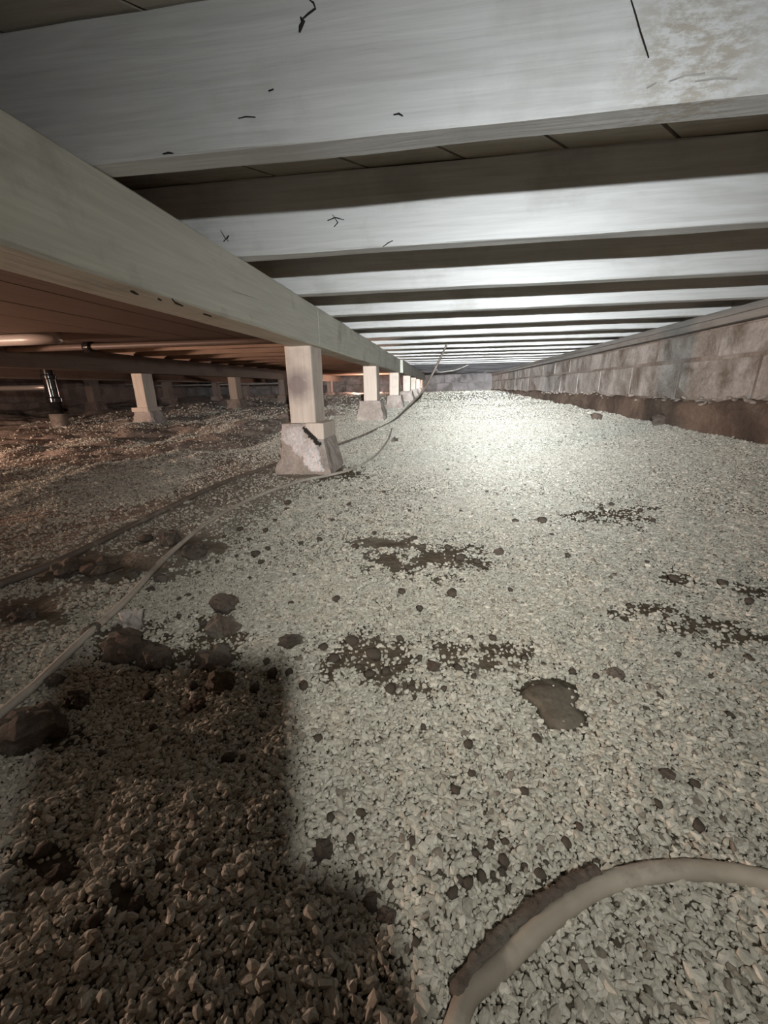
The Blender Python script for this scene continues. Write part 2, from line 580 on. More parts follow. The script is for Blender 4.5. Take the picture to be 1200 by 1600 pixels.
def dusty_at(x, y):
    """The strip of fine packed dust between the two cables and along the girder."""
    e = sstep(-1.15, -0.95, x + 0.10 * np.sin(y * 4)) * sstep(-0.36, -0.52, x) * sstep(0.45, 0.7, y) * sstep(2.3, 1.7, y)
    e2 = sstep(-0.5, -0.3, x) * sstep(0.1, -0.15, x) * sstep(0.6, 0.85, y) * sstep(1.7, 1.2, y) * 0.55
    e3 = sstep(-0.42, -0.58, x) * sstep(0.2, 0.35, y) * sstep(0.8, 0.6, y) * (0.55 + 0.45 * fbm(x * 14, y * 14, seed=37, octs=2))
    return np.clip(np.maximum(np.maximum(e, e2), e3), 0, 1)


def spaced(lo, hi, c, d0, k):
    """Grid lines from lo to hi, d0 apart at c and coarser away from it."""
    r = [c]
    x = c
    while x < hi:
        x += d0 * (1 + k * abs(x - c))
        r.append(min(x, hi))
    x = c
    l = []
    while x > lo:
        x -= d0 * (1 + k * abs(x - c))
        l.append(max(x, lo))
    return np.array(l[::-1] + r)


gx = spaced(-6.98, 1.24, -0.3, 0.014, 0.55)
gy = spaced(-2.55, 10.62, 0.6, 0.014, 0.5)
GX, GY = np.meshgrid(gx, gy)
GZ = ground_z(GX.ravel(), GY.ravel())
nx, ny = len(gx), len(gy)
verts = np.stack([GX.ravel(), GY.ravel(), GZ], -1)
idx = np.arange(nx * ny).reshape(ny, nx)
quads = np.stack([idx[:-1, :-1], idx[:-1, 1:], idx[1:, 1:], idx[1:, :-1]], -1).reshape(-1, 4)
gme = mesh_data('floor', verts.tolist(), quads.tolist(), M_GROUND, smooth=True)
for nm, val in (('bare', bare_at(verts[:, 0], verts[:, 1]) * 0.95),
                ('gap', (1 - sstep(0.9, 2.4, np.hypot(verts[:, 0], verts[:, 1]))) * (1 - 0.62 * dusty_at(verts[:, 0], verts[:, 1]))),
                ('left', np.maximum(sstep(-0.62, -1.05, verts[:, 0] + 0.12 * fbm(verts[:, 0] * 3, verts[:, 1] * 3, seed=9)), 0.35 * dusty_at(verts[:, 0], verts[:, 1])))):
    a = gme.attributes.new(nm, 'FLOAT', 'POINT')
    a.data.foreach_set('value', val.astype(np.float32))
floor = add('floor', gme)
tag(floor, 'dusty crawl space ground of pale crushed stone over brown soil', kind='structure')

# ------------------------------------------------------------------ timber geometry
XG0, XG1 = -0.578, -0.474                      # near girder, left and right face
ZG, ZJ, ZS = 0.155, 0.295, 0.442               # underside of girders, of joists, of the subfloor
XW = 1.22                                      # face of the block wall
PITCH = 0.4055
YJ = [0.595 + PITCH * k for k in range(25)]

# subfloor: wide boards laid at 45 degrees
ceil = add('ceiling', box_mesh('ceiling', -6.98, 1.40, -2.6, 10.62, ZS + 0.021, ZS + 0.04, M_SUB))
tag(ceil, 'underside of the wooden subfloor above the joists', kind='structure')


def clip_poly(poly, x0, x1, y0, y1):
    for ax, lim, sg in ((0, x0, 1), (0, x1, -1), (1, y0, 1), (1, y1, -1)):
        out = []
        for i in range(len(poly)):
            a, b = poly[i - 1], poly[i]
            da, db = sg * (a[ax] - lim), sg * (b[ax] - lim)
            if (da >= 0) != (db >= 0):
                t = da / (da - db)
                out.append((a[0] + (b[0] - a[0]) * t, a[1] + (b[1] - a[1]) * t))
            if db >= 0:
                out.append(b)
        poly = out
        if len(poly) < 3:
            return []
    return poly


bw = 0.142
k = 0
s_ = -9.0
while s_ < 4.0:
    # boards run along (1, 1); s_ is their offset along (1, -1)
    w = bw - 0.006
    base = [(s_ / 2 - 20, -s_ / 2 - 20), (s_ / 2 + 20, -s_ / 2 + 20)]
    o2 = (w * 0.7071, -w * 0.7071)
    poly = [base[0], base[1], (base[1][0] + o2[0], base[1][1] + o2[1]), (base[0][0] + o2[0], base[0][1] + o2[1])]
    poly = clip_poly(poly, -0.75, 1.40, -2.5, 10.6)
    if poly:
        n = len(poly)
        z0 = ZS + random.uniform(0, 0.002)
        vs = [(x, y, z0) for x, y in poly] + [(x, y, ZS + 0.021) for x, y in poly]
        fs = [tuple(range(n)), tuple(range(2 * n - 1, n - 1, -1))] + [(i, i + n, (i + 1) % n + n, (i + 1) % n) for i in range(n)]
        me = mesh_data('subfloor_board', vs, fs, M_SUB)
        bm = bmesh.new()
        bm.from_mesh(me)
        bmesh.ops.recalc_face_normals(bm, faces=bm.faces[:])
        bm.to_mesh(me)
        bm.free()
        add('subfloor_board', me, ceil)
        k += 1
    s_ += bw * 1.41421

ORD = ['nearest', 'second', 'third', 'fourth', 'fifth', 'sixth', 'seventh', 'eighth', 'ninth', 'tenth', 'eleventh', 'twelfth', 'thirteenth',
       'fourteenth', 'fifteenth', 'sixteenth', 'seventeenth', 'eighteenth', 'nineteenth', 'twentieth', 'twenty-first', 'twenty-second',
       'twenty-third', 'twenty-fourth', 'twenty-fifth']
XJ0, XJ1 = -0.72, 1.30
joists = []
for k, y in enumerate(YJ):
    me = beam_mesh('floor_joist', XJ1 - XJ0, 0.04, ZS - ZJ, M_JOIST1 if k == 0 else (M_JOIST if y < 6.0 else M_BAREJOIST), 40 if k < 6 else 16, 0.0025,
                   0.0016 if k < 5 else 0.003, seed=k + 1)
    o = add('floor_joist', me, None, (XJ0, y + 0.02, ZJ))
    lab = {0: 'nearest white-washed floor joist, split and stained brown at one end',
           1: 'second floor joist from the camera, upper half in shadow, with dark cobweb scraps'}.get(
        k, ('%s white-washed floor joist counting away from the camera' if y < 6.0 else '%s floor joist counting away from the camera, bare dark wood') % ORD[k])
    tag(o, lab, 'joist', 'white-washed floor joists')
    joists.append(o)


def sliver(name, parent, pts, w, mat, d=0.0008, face=-1):
    """A thin split or splinter lying on the near face of a joist; pts are x, z in the joist's own space."""
    vs, fs = [], []
    n = len(pts)
    for i, (x, z) in enumerate(pts):
        a = pts[max(i - 1, 0)]
        b = pts[min(i + 1, n - 1)]
        t = Vector((b[0] - a[0], b[1] - a[1])).normalized()
        ww = 0.5 * w * (0.25 + math.sin(math.pi * (i + 0.3) / (n - 0.4)))
        vs += [(x - t.y * ww, face * 0.0205, z + t.x * ww), (x, face * (0.0215 + d), z), (x + t.y * ww, face * 0.0205, z - t.x * ww)]
    for i in range(n - 1):
        a = i * 3
        fs += [(a, a + 1, a + 4, a + 3), (a + 1, a + 2, a + 5, a + 4)]
    return add(name, mesh_data(name, vs, fs, mat), parent)


def on_joist(k, u, v_):
    p = at_y(u, v_, YJ[k])
    return (p.x - XJ0, p.z - ZJ)


J1 = joists[0]
sliver('crack', J1, [on_joist(0, *q) for q in [(985, 0), (993, 25), (1000, 50), (1008, 75), (1013, 92)]], 0.0012, M_DARK)
sliver('splinter_hole', J1, [on_joist(0, *q) for q in [(468, 52), (470, 42), (474, 34), (470, 28)]], 0.0045, M_DARK)
sliver('splinter_hole', J1, [on_joist(0, *q) for q in [(474, 30), (482, 22), (493, 14), (490, 5), (483, 0)]], 0.0025, M_DARK)
sliver('nick', J1, [on_joist(0, *q) for q in [(615, 180), (623, 178), (630, 182)]], 0.002, M_DARK)
sliver('nick', J1, [on_joist(0, *q) for q in [(255, 241), (263, 239), (272, 240)]], 0.002, M_DARK)
sliver('nick', J1, [on_joist(0, *q) for q in [(373, 186), (385, 183), (400, 184)]], 0.001, M_DARK)
sliver('nick', J1, [on_joist(0, *q) for q in [(420, 143), (428, 140)]], 0.0016, M_DARK)
for pts in ([(1045, 128), (1070, 118), (1100, 116)], [(1010, 138), (1025, 130)], [(1085, 128), (1120, 122), (1150, 124)]):
    sliver('raised_grain', J1, [on_joist(0, *q) for q in pts], 0.0015, M_DEBRIS, 0.001)
J2 = joists[1]
for pts in ([(512, 345), (524, 340), (538, 344)], [(520, 336), (528, 348), (522, 355)], [(598, 386), (606, 380), (614, 376)],
            [(345, 360), (352, 372), (358, 378)], [(350, 378), (358, 368), (356, 374)]):
    sliver('cobweb_scrap', J2, [on_joist(1, *q) for q in pts], 0.002, M_DARK, 0.002)

# joists behind the camera carry on overhead
for k, y in enumerate([0.595 - q * PITCH for q in range(1, 8)]):
    o = add('floor_joist', beam_mesh('floor_joist', XJ1 - XJ0, 0.04, ZS - ZJ, M_JOIST, 10, 0.0025, 0.0016, seed=60 + k), None, (XJ0, y + 0.02, ZJ))
    tag(o, '%s white-washed floor joist overhead behind the camera' % ORD[k].replace('nearest', 'first'), 'joist', 'joists behind the camera')

# near girder in three lengths butted over the posts
for y0, y1, dx, lab in ((-2.5, 1.613, 0, 'grey girder beam in front, running to the nearest post, with a long check'),
                        (1.617, 4.735, 0, 'middle girder beam butted at the nearest post, over the second post'),
                        (4.75, 10.6, 0.03, 'far girder beam stepped sideways where it meets the middle girder')):
    o = add('girder', beam_mesh('girder', y1 - y0, XG1 - XG0, ZJ - ZG, M_GIRDER, 60 if y0 < 0 else 24, 0.004, 0.002, seed=int(y0 * 3) + 9, along='Y'),
            None, ((XG0 + XG1) / 2 + dx, y0, ZG))
    tag(o, lab, 'girder', 'girder beams along the posts')
    if y0 < 0:
        G1 = o


def girder_mark(name, pts, w, mat):
    vs, fs = [], []
    for i, (u, v_) in enumerate(pts):
        d = FWD + RIGHT * ((u - 600) / FOC) - UP * ((v_ - 800) / FOC)
        p = d * (XG1 / d.x)
        ww = w * (0.3 + math.sin(math.pi * (i + 0.4) / (len(pts) - 0.2)))
        y, z = p.y + 2.5, p.z - ZG
        vs += [(0.0515, y, z + ww), (0.0535, y, z), (0.0515, y, z - ww)]
    for i in range(len(pts) - 1):
        a = i * 3
        fs += [(a, a + 1, a + 4, a + 3), (a + 1, a + 2, a + 5, a + 4)]
    add(name, mesh_data(name, vs, fs, mat), G1)


girder_mark('check', [(362, 455), (380, 460), (400, 467), (412, 471)], 0.0007, M_DARK)
for pts in ([(203, 454), (210, 457), (216, 460)], [(246, 466), (252, 469)], [(268, 466), (274, 473), (286, 478)], [(317, 490), (330, 494)]):
    girder_mark('splinter', pts, 0.0017, M_DARK)

# sill plate and rim joist on top of the right wall
for z0, z1, x0, lab in ((0.266, 0.2945, 1.188, 'upper grey sill plate carrying the joist ends along the block wall'),
                        (0.236, 0.2655, 1.193, 'lower grey sill plate lying on top of the block wall')):
    o = add('sill_plate', beam_mesh('sill_plate', 13.1, 0.14, z1 - z0, M_SILL, 40, 0.002, 0.0015, seed=int(z0 * 1000), along='Y'), None, (x0 + 0.07, -2.5, z0))
    tag(o, lab, 'sill plate', 'sill plates on the right wall')
o = add('rim_joist', beam_mesh('rim_joist', 13.1, 0.035, ZS - ZJ, M_SILL, 20, 0.002, 0.001, seed=5, along='Y'), None, (1.32, -2.5, ZJ))
tag(o, 'rim joist closing the ends of the floor joists above the block wall', 'joist')

# ------------------------------------------------------------------ left bay timber
for x, lab in ((-2.66, 'brown girder beam across the dim left bay over the pale post'), (-4.72, 'dark girder beam furthest into the left bay')):
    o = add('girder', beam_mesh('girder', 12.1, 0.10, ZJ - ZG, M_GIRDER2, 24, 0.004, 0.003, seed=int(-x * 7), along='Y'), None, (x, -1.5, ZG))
    tag(o, lab, 'girder', 'girders of the left bay')

panel = add('ceiling_panel', box_mesh('ceiling_panel', -2.55, -0.585, -1.5, 2.62, ZJ - 0.002, ZJ, M_LEFTBOARD))
tag(panel, 'brown boarding nailed under the joists of the near left bay', 'boarding')
xb = -2.55
i = 0
while xb < -0.60:
    wb = min(0.236, -0.585 - xb)
    add('ceiling_board', box_mesh('ceiling_board', xb + 0.0015, xb + wb - 0.0015, -1.5, 2.62 + random.uniform(-0.01, 0.01), ZJ - 0.016 - random.uniform(0, 0.002),
                                  ZJ - 0.002, M_LEFTBOARD, 0, i, 0.002), panel)
    xb += 0.236
    i += 1
for k, y in enumerate([yy for yy in YJ if yy > 2.6]):
    o = add('floor_joist', beam_mesh('floor_joist', 2.05, 0.04, ZS - ZJ, M_LEFTJOIST, 8, 0.0025, 0.003, seed=90 + k), None, (-2.68, y - 0.023, ZJ))
    tag(o, '%s brown floor joist of the left bay counting away from the brown boarding' % ORD[k].replace('nearest', 'first'), 'joist', 'brown joists of the left bay')
for k, y in enumerate([yy for yy in YJ if yy > 1.0]):
    o = add('floor_joist', beam_mesh('floor_joist', 4.3, 0.04, ZS - ZJ, M_LEFTJOIST, 8, 0.0025, 0.003, seed=130 + k), None, (-6.95, y + 0.02, ZJ))
    tag(o, '%s brown floor joist beyond the brown girder counting away from the camera' % ORD[k].replace('nearest', 'first'), 'joist', 'brown joists beyond the second girder')

# ------------------------------------------------------------------ walls


def block_wall(name, label, face, a0, a1, rows, pitch, axis, mat_back, thick=0.16, mat=None):
    """A block wall: mortar backing with every block a part, proud of the joints. axis 'Y': runs along Y at x = face (facing its room side)."""
    sgn = face[1]
    f = face[0]
    zb, zt = min(r[0] for r in rows) - 0.25, max(r[1] for r in rows)
    ww = add(name, (box_mesh(name, min(f + sgn * 0.0055, f + sgn * thick), max(f + sgn * 0.0055, f + sgn * thick), a0, a1, zb, zt, mat_back) if axis == 'Y' else
                    box_mesh(name, a0, a1, min(f + sgn * 0.0055, f + sgn * thick), max(f + sgn * 0.0055, f + sgn * thick), zb, zt, mat_back)))
    tag(ww, label, kind='structure')
    n = 0
    for ri, (z0, z1) in enumerate(rows):
        t = a0 - (pitch * 0.5 if ri % 2 else 0) + 0.02
        while t < a1:
            c0, c1 = max(t, a0), min(t + pitch - 0.010, a1)
            if c1 - c0 > 0.05:
                off = random.uniform(0.000, 0.004)
                lo, hi = sorted((f + sgn * off, f + sgn * 0.05))
                if axis == 'Y':
                    me = box_mesh('concrete_block', lo, hi, c0, c1, z0 + 0.005, z1 - 0.005, mat or M_BLOCK, 0.003, n + ri * 100, 0.006)
                else:
                    me = box_mesh('concrete_block', c0, c1, lo, hi, z0 + 0.005, z1 - 0.005, mat or M_BLOCK, 0.003, n + ri * 100, 0.006)
                add('concrete_block', me, ww)
                n += 1
            t += pitch
    return ww


wr = block_wall('wall_right', 'block foundation wall under the sill plate, reddish earth-stained footing below', (XW, 1), -2.56, 10.6,
                [(-0.085, 0.105), (0.105, 0.2325)], 0.548, 'Y', M_MORTAR)
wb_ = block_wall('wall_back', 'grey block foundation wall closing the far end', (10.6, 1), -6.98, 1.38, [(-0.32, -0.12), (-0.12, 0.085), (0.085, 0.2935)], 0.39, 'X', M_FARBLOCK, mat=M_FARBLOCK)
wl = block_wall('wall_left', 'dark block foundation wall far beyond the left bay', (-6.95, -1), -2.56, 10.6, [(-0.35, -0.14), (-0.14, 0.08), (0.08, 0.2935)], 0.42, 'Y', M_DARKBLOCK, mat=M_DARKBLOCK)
wf = add('wall_front', box_mesh('wall_front', -6.98, 1.4, -2.7, -2.57, -0.6, 0.46, M_MORTAR))
tag(wf, 'plain foundation wall behind the camera', kind='structure')

# the rough footing under the right wall: one lumpy casting, with mortar droppings along its ledge
ts = np.arange(-2.5, 10.6, 0.03)
prof = [(1.26, -0.080), (1.215, -0.083), (1.200, -0.092), (1.192, -0.112), (1.190, -0.150), (1.188, -0.200), (1.186, -0.260), (1.185, -0.34)]
pv, pf = [], []
for i, t in enumerate(ts):
    for j, (x, z) in enumerate(prof):
        a = 0.010 * float(fbm([t * 6], [j * 0.7], seed=15, octs=3)) + 0.004 * float(fbm([t * 24], [j * 1.9], seed=18, octs=2))
        b = 0.018 * float(fbm([t * 4.3], [j * 0.25], seed=25, octs=3)) if j < 4 else 0
        pv.append((x + a - (0.006 if 0 < j < 4 else 0), t, z + b))
n = len(prof)
for i in range(len(ts) - 1):
    for j in range(n - 1):
        a = i * n + j
        pf.append((a, a + n, a + n + 1, a + 1))
fo = add('footing', mesh_data('footing', pv, pf, M_FOOT, True), wr)
fo['label'] = 'reddish brown concrete footing under the blocks'
lumps = [rock_mesh('mortar_lump', 0.014, 0.022, 0.010, 2, M_MORTAR, 300 + q, 0.35) for q in range(4)]
for q in range(150):
    t = 1.2 + 4.2 * random.random() ** 1.3
    o = add('mortar_lump', lumps[q % 4], wr, (1.203 + random.uniform(-0.012, 0.012), t, -0.082 + random.gauss(0, 0.008) + 0.010 * float(fbm([t * 4.3], [0.2], seed=25))),
            (random.uniform(-.5, .5), random.uniform(-.5, .5), random.uniform(0, 6)))
    s = random.uniform(0.25, 0.8)
    o.scale = (s, s, s)

# ------------------------------------------------------------------ posts and piers


def pier_mesh(name, w0, w1, d0, d1, h, mat, seed, nseg=7, amp=0.006):
    """A tapered cast pier (w0 x d0 at its foot, w1 x d1 on top), faces a little rough, corners knocked off."""
    bm = bmesh.new()
    bmesh.ops.create_cube(bm, size=1)
    bmesh.ops.subdivide_edges(bm, edges=bm.edges[:], cuts=nseg, use_grid_fill=True)
    P = np.array([v.co[:] for v in bm.verts])
    nrm = np.where(np.abs(P) > 0.499, np.sign(P), 0)
    corner = (np.abs(nrm).sum(1) >= 2)
    t = P[:, 2] + 0.5
    tt = np.where(t < 0.8, t / 0.8, 1.0)
    X = P[:, 0] * (w0 + (w1 - w0) * tt)
    Y = P[:, 1] * (d0 + (d1 - d0) * tt)
    Z = t * h
    nz = fbm(X * 22 + seed, Y * 22, Z * 22, seed=seed, octs=3)
    a = amp * nz - np.where(corner, np.abs(fbm(X * 30, Y * 30, Z * 30, seed=seed + 3, octs=2)) * amp * 1.8, 0)
    X = X + nrm[:, 0] * a
    Y = Y + nrm[:, 1] * a
    Z = Z + np.where(nrm[:, 2] > 0, -np.abs(a) * 0.35, 0)
    for v, x, y, z in zip(bm.verts, X, Y, Z):
        v.co = (x, y, z)
    me = bpy.data.meshes.new(name)
    bm.to_mesh(me)
    bm.free()
    me.materials.append(mat)
    return me


def pier_and_post(xf, yf, ztop, plabel, qlabel, pgroup, seed, post_w=0.103, post_d=0.14, near=False, xr=None, cap=False, top=ZG, pm=None, pmat=None):
    """Post whose right front corner stands at (xf, yf); the pier's top is at ztop."""
    cx, cy = xf - post_w / 2, yf + post_d / 2
    g = min(gz(cx - .1, cy - .12), gz(cx + .1, cy - .12), gz(cx, cy)) - 0.03
    pr = empty('concrete_pier', (cx, cy, g))
    tag(pr, plabel, 'pier', 'concrete piers under the posts')
    h = ztop - g
    body = add('body', pier_mesh('body', 0.245, 0.17, 0.235, 0.185, h, pmat or M_PIER, seed, 9 if near else 5, 0.005 if near else 0.008), pr)
    if cap:
        add('wooden_cap', box_mesh('wooden_cap', -0.09, 0.075, -0.10, 0.09, h - 0.006, h + 0.030, M_POST, 0.002, seed, 0.003), pr)
        ztop = ztop + 0.030
    ps = add('wooden_post', beam_mesh('wooden_post', top - ztop, post_w, post_d, pm or M_POST, 10, 0.003, 0.0012, seed=seed, along='Z'), None, (cx, cy, ztop))
    tag(ps, qlabel, 'post', 'wooden posts under the girders')
    return pr, ps, body, h


pr1, ps1, body1, h1 = pier_and_post(-0.495, 1.56, -0.130, 'nearest concrete pier, front face chipped white, cables passing its foot',
                                    'nearest wooden post with dark sooty smear, under the girder joint', 'p', 3, near=True, pm=M_POST1)
# nearest pier: a wooden nailer set in its top, the broken corner and the white chipped face
add('nailer_block', box_mesh('nailer_block', 0.018, 0.091, -0.096, 0.085, h1 - 0.062, h1 + 0.001, M_POST, 0.001, 5, 0.002), pr1)['label'] = 'small wooden block set in the pier top'


def front_patch(name, parent, pts, mat, y_of, thick, seed, amp):
    """A rough slab on a pier's front face; pts is its outline (x, z), y_of gives the face's depth at z."""
    bm = bmesh.new()
    xs = [p[0] for p in pts]
    zs = [p[1] for p in pts]

    def inside(x, z):
        r = False
        for i in range(len(pts)):
            (xa, za), (xb2, zb2) = pts[i - 1], pts[i]
            if (za > z) != (zb2 > z) and x < (xb2 - xa) * (z - za) / (zb2 - za) + xa:
                r = not r
        return r
    st = 0.0055
    ids = {}
    nxs, nzs = int((max(xs) - min(xs)) / st) + 1, int((max(zs) - min(zs)) / st) + 1
    for i in range(nxs + 1):
        for j in range(nzs + 1):
            x, z = min(xs) + i * st, min(zs) + j * st
            w = 0.008
            x2 = x + w * float(vnoise([x * 60], [z * 60], seed=seed))
            if inside(x2, z):
                ids[(i, j)] = (x, z)
    vv = {}
    for (i, j), (x, z) in ids.items():
        edge = any((i + a, j + b) not in ids for a in (-1, 0, 1) for b in (-1, 0, 1))
        d = -0.002 if edge else thick + amp * float(fbm([x * 70], [z * 70], seed=seed, octs=3))
        vv[(i, j)] = bm.verts.new((x, y_of(z) - d, z))
    for (i, j) in ids:
        q = [(i, j), (i + 1, j), (i + 1, j + 1), (i, j + 1)]
        if all(t in vv for t in q):
            bm.faces.new([vv[t] for t in q])
    me = bpy.data.meshes.new(name)
    bm.to_mesh(me)
    bm.free()
    me.materials.append(mat)
    return add(name, me, parent)


def face_y(z):
    t = min(max(z / h1, 0) / 0.8, 1)
    return -(0.235 + (0.185 - 0.235) * t) / 2


o = front_patch('chipped_face', pr1, [(-0.085, h1 - 0.004), (0.012, h1 - 0.004), (0.07, h1 - 0.085), (0.088, h1 - 0.15), (0.095, h1 - 0.19),
                                      (0.03, h1 - 0.19), (-0.03, h1 - 0.13), (-0.075, h1 - 0.085), (-0.092, h1 - 0.06)], M_PIERCHIP, face_y, 0.004, 5, 0.004)
o['label'] = 'white freshly chipped concrete face'
o = front_patch('broken_hole', pr1, [(-0.008, h1 - 0.010), (0.020, h1 - 0.012), (0.085, h1 - 0.075), (0.080, h1 - 0.10), (0.045, h1 - 0.075), (0.012, h1 - 0.045)], M_DARK,
                lambda z: face_y(z) - 0.005, 0.002, 8, 0.001)
o['label'] = 'dark hole where concrete broke away'

pier_and_post(-0.494, 3.14, -0.095, 'second concrete pier along the girder, pale with pocked top edge', 'second wooden post along the girder, pale with a rough split corner', 'p', 13)
pier_and_post(-0.490, 4.70, -0.085, 'third concrete pier along the girder with rounded shoulders', 'third wooden post along the girder, under the stepped joint', 'p', 23)
for k, y in enumerate((6.05, 7.3, 8.6, 9.8)):
    pier_and_post(-0.46, y, -0.055 + 0.012 * k, '%s concrete pier along the girder, small and far off' % ORD[k + 3], '%s wooden post along the girder, small and far off' % ORD[k + 3], 'p', 33 + k)
pier_and_post(-2.665, 3.42, -0.17, 'pale concrete pier in the left bay with a white wooden cap', 'pale wooden post on the white cap in the left bay', 'p', 43, cap=True)
pier_and_post(-2.60, 5.0, -0.115, 'dusty brown concrete pier behind the white capped one', 'brown wooden post behind the pale post of the left bay', 'p', 44, pm=M_GIRDER2Z, pmat=M_GREYPIER)
for k, y in enumerate((6.57, 8.14, 9.5)):  # silhouettes of these posts and piers come from their dark materials
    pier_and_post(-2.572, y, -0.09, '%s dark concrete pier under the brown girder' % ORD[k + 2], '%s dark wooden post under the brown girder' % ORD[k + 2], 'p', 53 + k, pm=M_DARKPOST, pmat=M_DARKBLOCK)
for k, y in enumerate((5.0, 6.57, 8.14, 9.5)):  # these too get their unlit look from the material colour
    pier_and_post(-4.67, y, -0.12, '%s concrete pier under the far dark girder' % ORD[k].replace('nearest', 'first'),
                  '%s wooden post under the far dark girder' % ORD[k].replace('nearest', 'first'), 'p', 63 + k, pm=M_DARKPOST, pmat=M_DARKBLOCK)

# ------------------------------------------------------------------ pipes of the left bay
px, py = -3.38, 3.2
pg_ = gz(px, py)
dp = empty('drain_pipe', (px, py, pg_))
tag(dp, 'shiny black vertical drain pipe with collars in the left bay', 'pipe')


def cyl(name, p, q, r, mat, parent, sides=20):
    return add(name, tube_mesh(name, [p, (Vector(p) + Vector(q)) / 2, q], r, mat, sides, 2), parent)


H = ZS - pg_
cyl('shaft', (0, 0, 0.10), (0, 0, H - 0.01), 0.048, M_PIPE, dp)
cyl('collar', (0, 0, 0.20), (0, 0, 0.255), 0.058, M_PIPE, dp)
cyl('collar', (0, 0, 0.40), (0, 0, 0.44), 0.057, M_PIPE, dp)
cyl('hub', (0, 0, -0.03), (0, 0, 0.11), 0.066, M_CABLE2, dp)
hp = add('water_pipe', tube_mesh('water_pipe', [(-6.9, 3.3, 0.06), (-5.2, 3.28, 0.055), (-4.4, 3.26, 0.05), (px - 0.045, 3.22, 0.048)], 0.022, M_STEEL, 12, 6))
tag(hp, 'thin grey horizontal pipe running into the black drain pipe', 'pipe')
ovp = empty('overhead_pipe', (-2.20, 1.83, 0.250))
tag(ovp, 'pale horizontal pipe at the picture edge, hung under the brown boarding', 'pipe')
cyl('run', (-0.40, 0, 0), (0.37, 0, 0), 0.026, M_WHITEPIPE, ovp)
ovq = empty('overhead_pipe', (-2.08, 2.22, 0.252))
tag(ovq, 'thin horizontal pipe with a dark clamp, reaching from brown girder to near girder', 'pipe')
cyl('run', (-0.50, 0, 0), (1.48, 0, 0), 0.017, M_BROWNPIPE, ovq)
cyl('clamp', (0.03, 0, 0), (0.07, 0, 0), 0.030, M_PIPE, ovq)
wp2 = add('water_pipe', tube_mesh('water_pipe', [(-6.9, 8.3, 0.115), (-5.0, 8.3, 0.115), (-3.0, 8.3, 0.12)], 0.022, M_STEEL, 10, 4))
tag(wp2, 'thin pipe hung level far back in the left bay', 'pipe')

# ------------------------------------------------------------------ hoses and cables


def ground_path(px_list, r, lift=0.0):
    out = []
    for u, v_ in px_list:
        p = at_ground(u, v_)
        out.append((p.x, p.y, p.z + r * 0.75 + lift))
    return out


hose = add('garden_hose', tube_mesh('garden_hose', [(0.02, -0.30, -0.327), (-0.005, -0.10, -0.328), (0.0, 0.06, -0.328)] + ground_path(
    [(716, 1597), (778, 1520), (852, 1448), (925, 1397), (1000, 1373), (1090, 1367), (1200, 1384), (1330, 1425)], 0.0063) + [(x, y, gz(x, y) + 0.006) for x, y in ((0.40, 0.14), (0.58, 0.0), (0.80, -0.25), (0.92, -0.7), (0.90, -1.3))],
    0.0063, M_HOSE, 16, 14, 0.04, 2))
hose_top = ground_path([(716, 1580), (755, 1520), (800, 1473), (850, 1432), (900, 1398), (940, 1379)], 0.0063)
hose_top = [(x - 0.0024, y + 0.0026, z + 0.0020) for x, y, z in hose_top]
crust = tube_mesh('dirt_crust', hose_top, 0.0044, M_ROCK, 10, 14, 0.25, 8)
for v_ in crust.vertices:
    q = v_.co
    v_.co = q + Vector((0.0012 * float(vnoise([q.x * 400], [q.y * 400], [q.z * 400], 3)), 0.0012 * float(vnoise([q.x * 400], [q.y * 400], [q.z * 400], 4)),
                        0.0014 * float(vnoise([q.x * 400], [q.y * 400], [q.z * 400], 6))))
add('dirt_crust', crust, hose)['label'] = 'dark crust of dirt along the upper side of the hose'
tag(hose, 'thick dusty grey hose curving through the foreground gravel, caked with dark dirt', 'hose')

cabA = add('cable', tube_mesh('cable', [(x, y, gz(x, y) + 0.008) for x, y in ((-0.60, -1.0), (-0.52, -0.3))] + ground_path(
    [(-180, 1290), (-70, 1190), (0, 1128), (62, 1075), (130, 1008), (200, 943), (262, 875), (330, 818), (400, 780), (470, 755), (513, 746), (552, 735), (585, 716), (606, 690), (612, 672)], 0.0054, 0.004),
    0.0054, M_CABLE, 10, 8, 0.04, 4))
tag(cabA, 'pale cable lying along the rocks and past the foot of the nearest pier', 'cable')

cabB_pts = [(x, y, gz(x, y) + 0.008) for x, y in ((-1.75, -0.8), (-1.2, -0.05))] + ground_path([(-200, 1010), (-90, 955), (0, 919), (78, 889), (167, 846), (250, 804), (308, 776), (358, 754), (415, 734), (450, 722)], 0.006, 0.003)
p_mid = ground_path([(535, 695), (577, 678), (617, 657)], 0.006, 0.003)
hang = [tuple(at_y(u, v_, Y)) for u, v_, Y in ((640, 633, 3.55), (663, 608, 3.5), (676, 584, 3.4), (685, 566, 3.35), (693, 549, 3.3), (700, 534, 3.27))]
cabB = add('cable', tube_mesh('cable', cabB_pts + p_mid + hang, 0.0078, M_CABLE2, 10, 8, 0.04, 5))
tag(cabB, 'dark cable crossing behind the nearest pier and rising to the joists', 'cable')
wire = add('wire', tube_mesh('wire', [tuple(at_y(u, v_, 6.4)) for u, v_ in ((676, 562), (684, 580), (700, 580), (718, 576), (735, 568), (752, 556))], 0.006, M_CABLE, 6, 4))
tag(wire, 'thin wire slung under the far joists', 'wire')

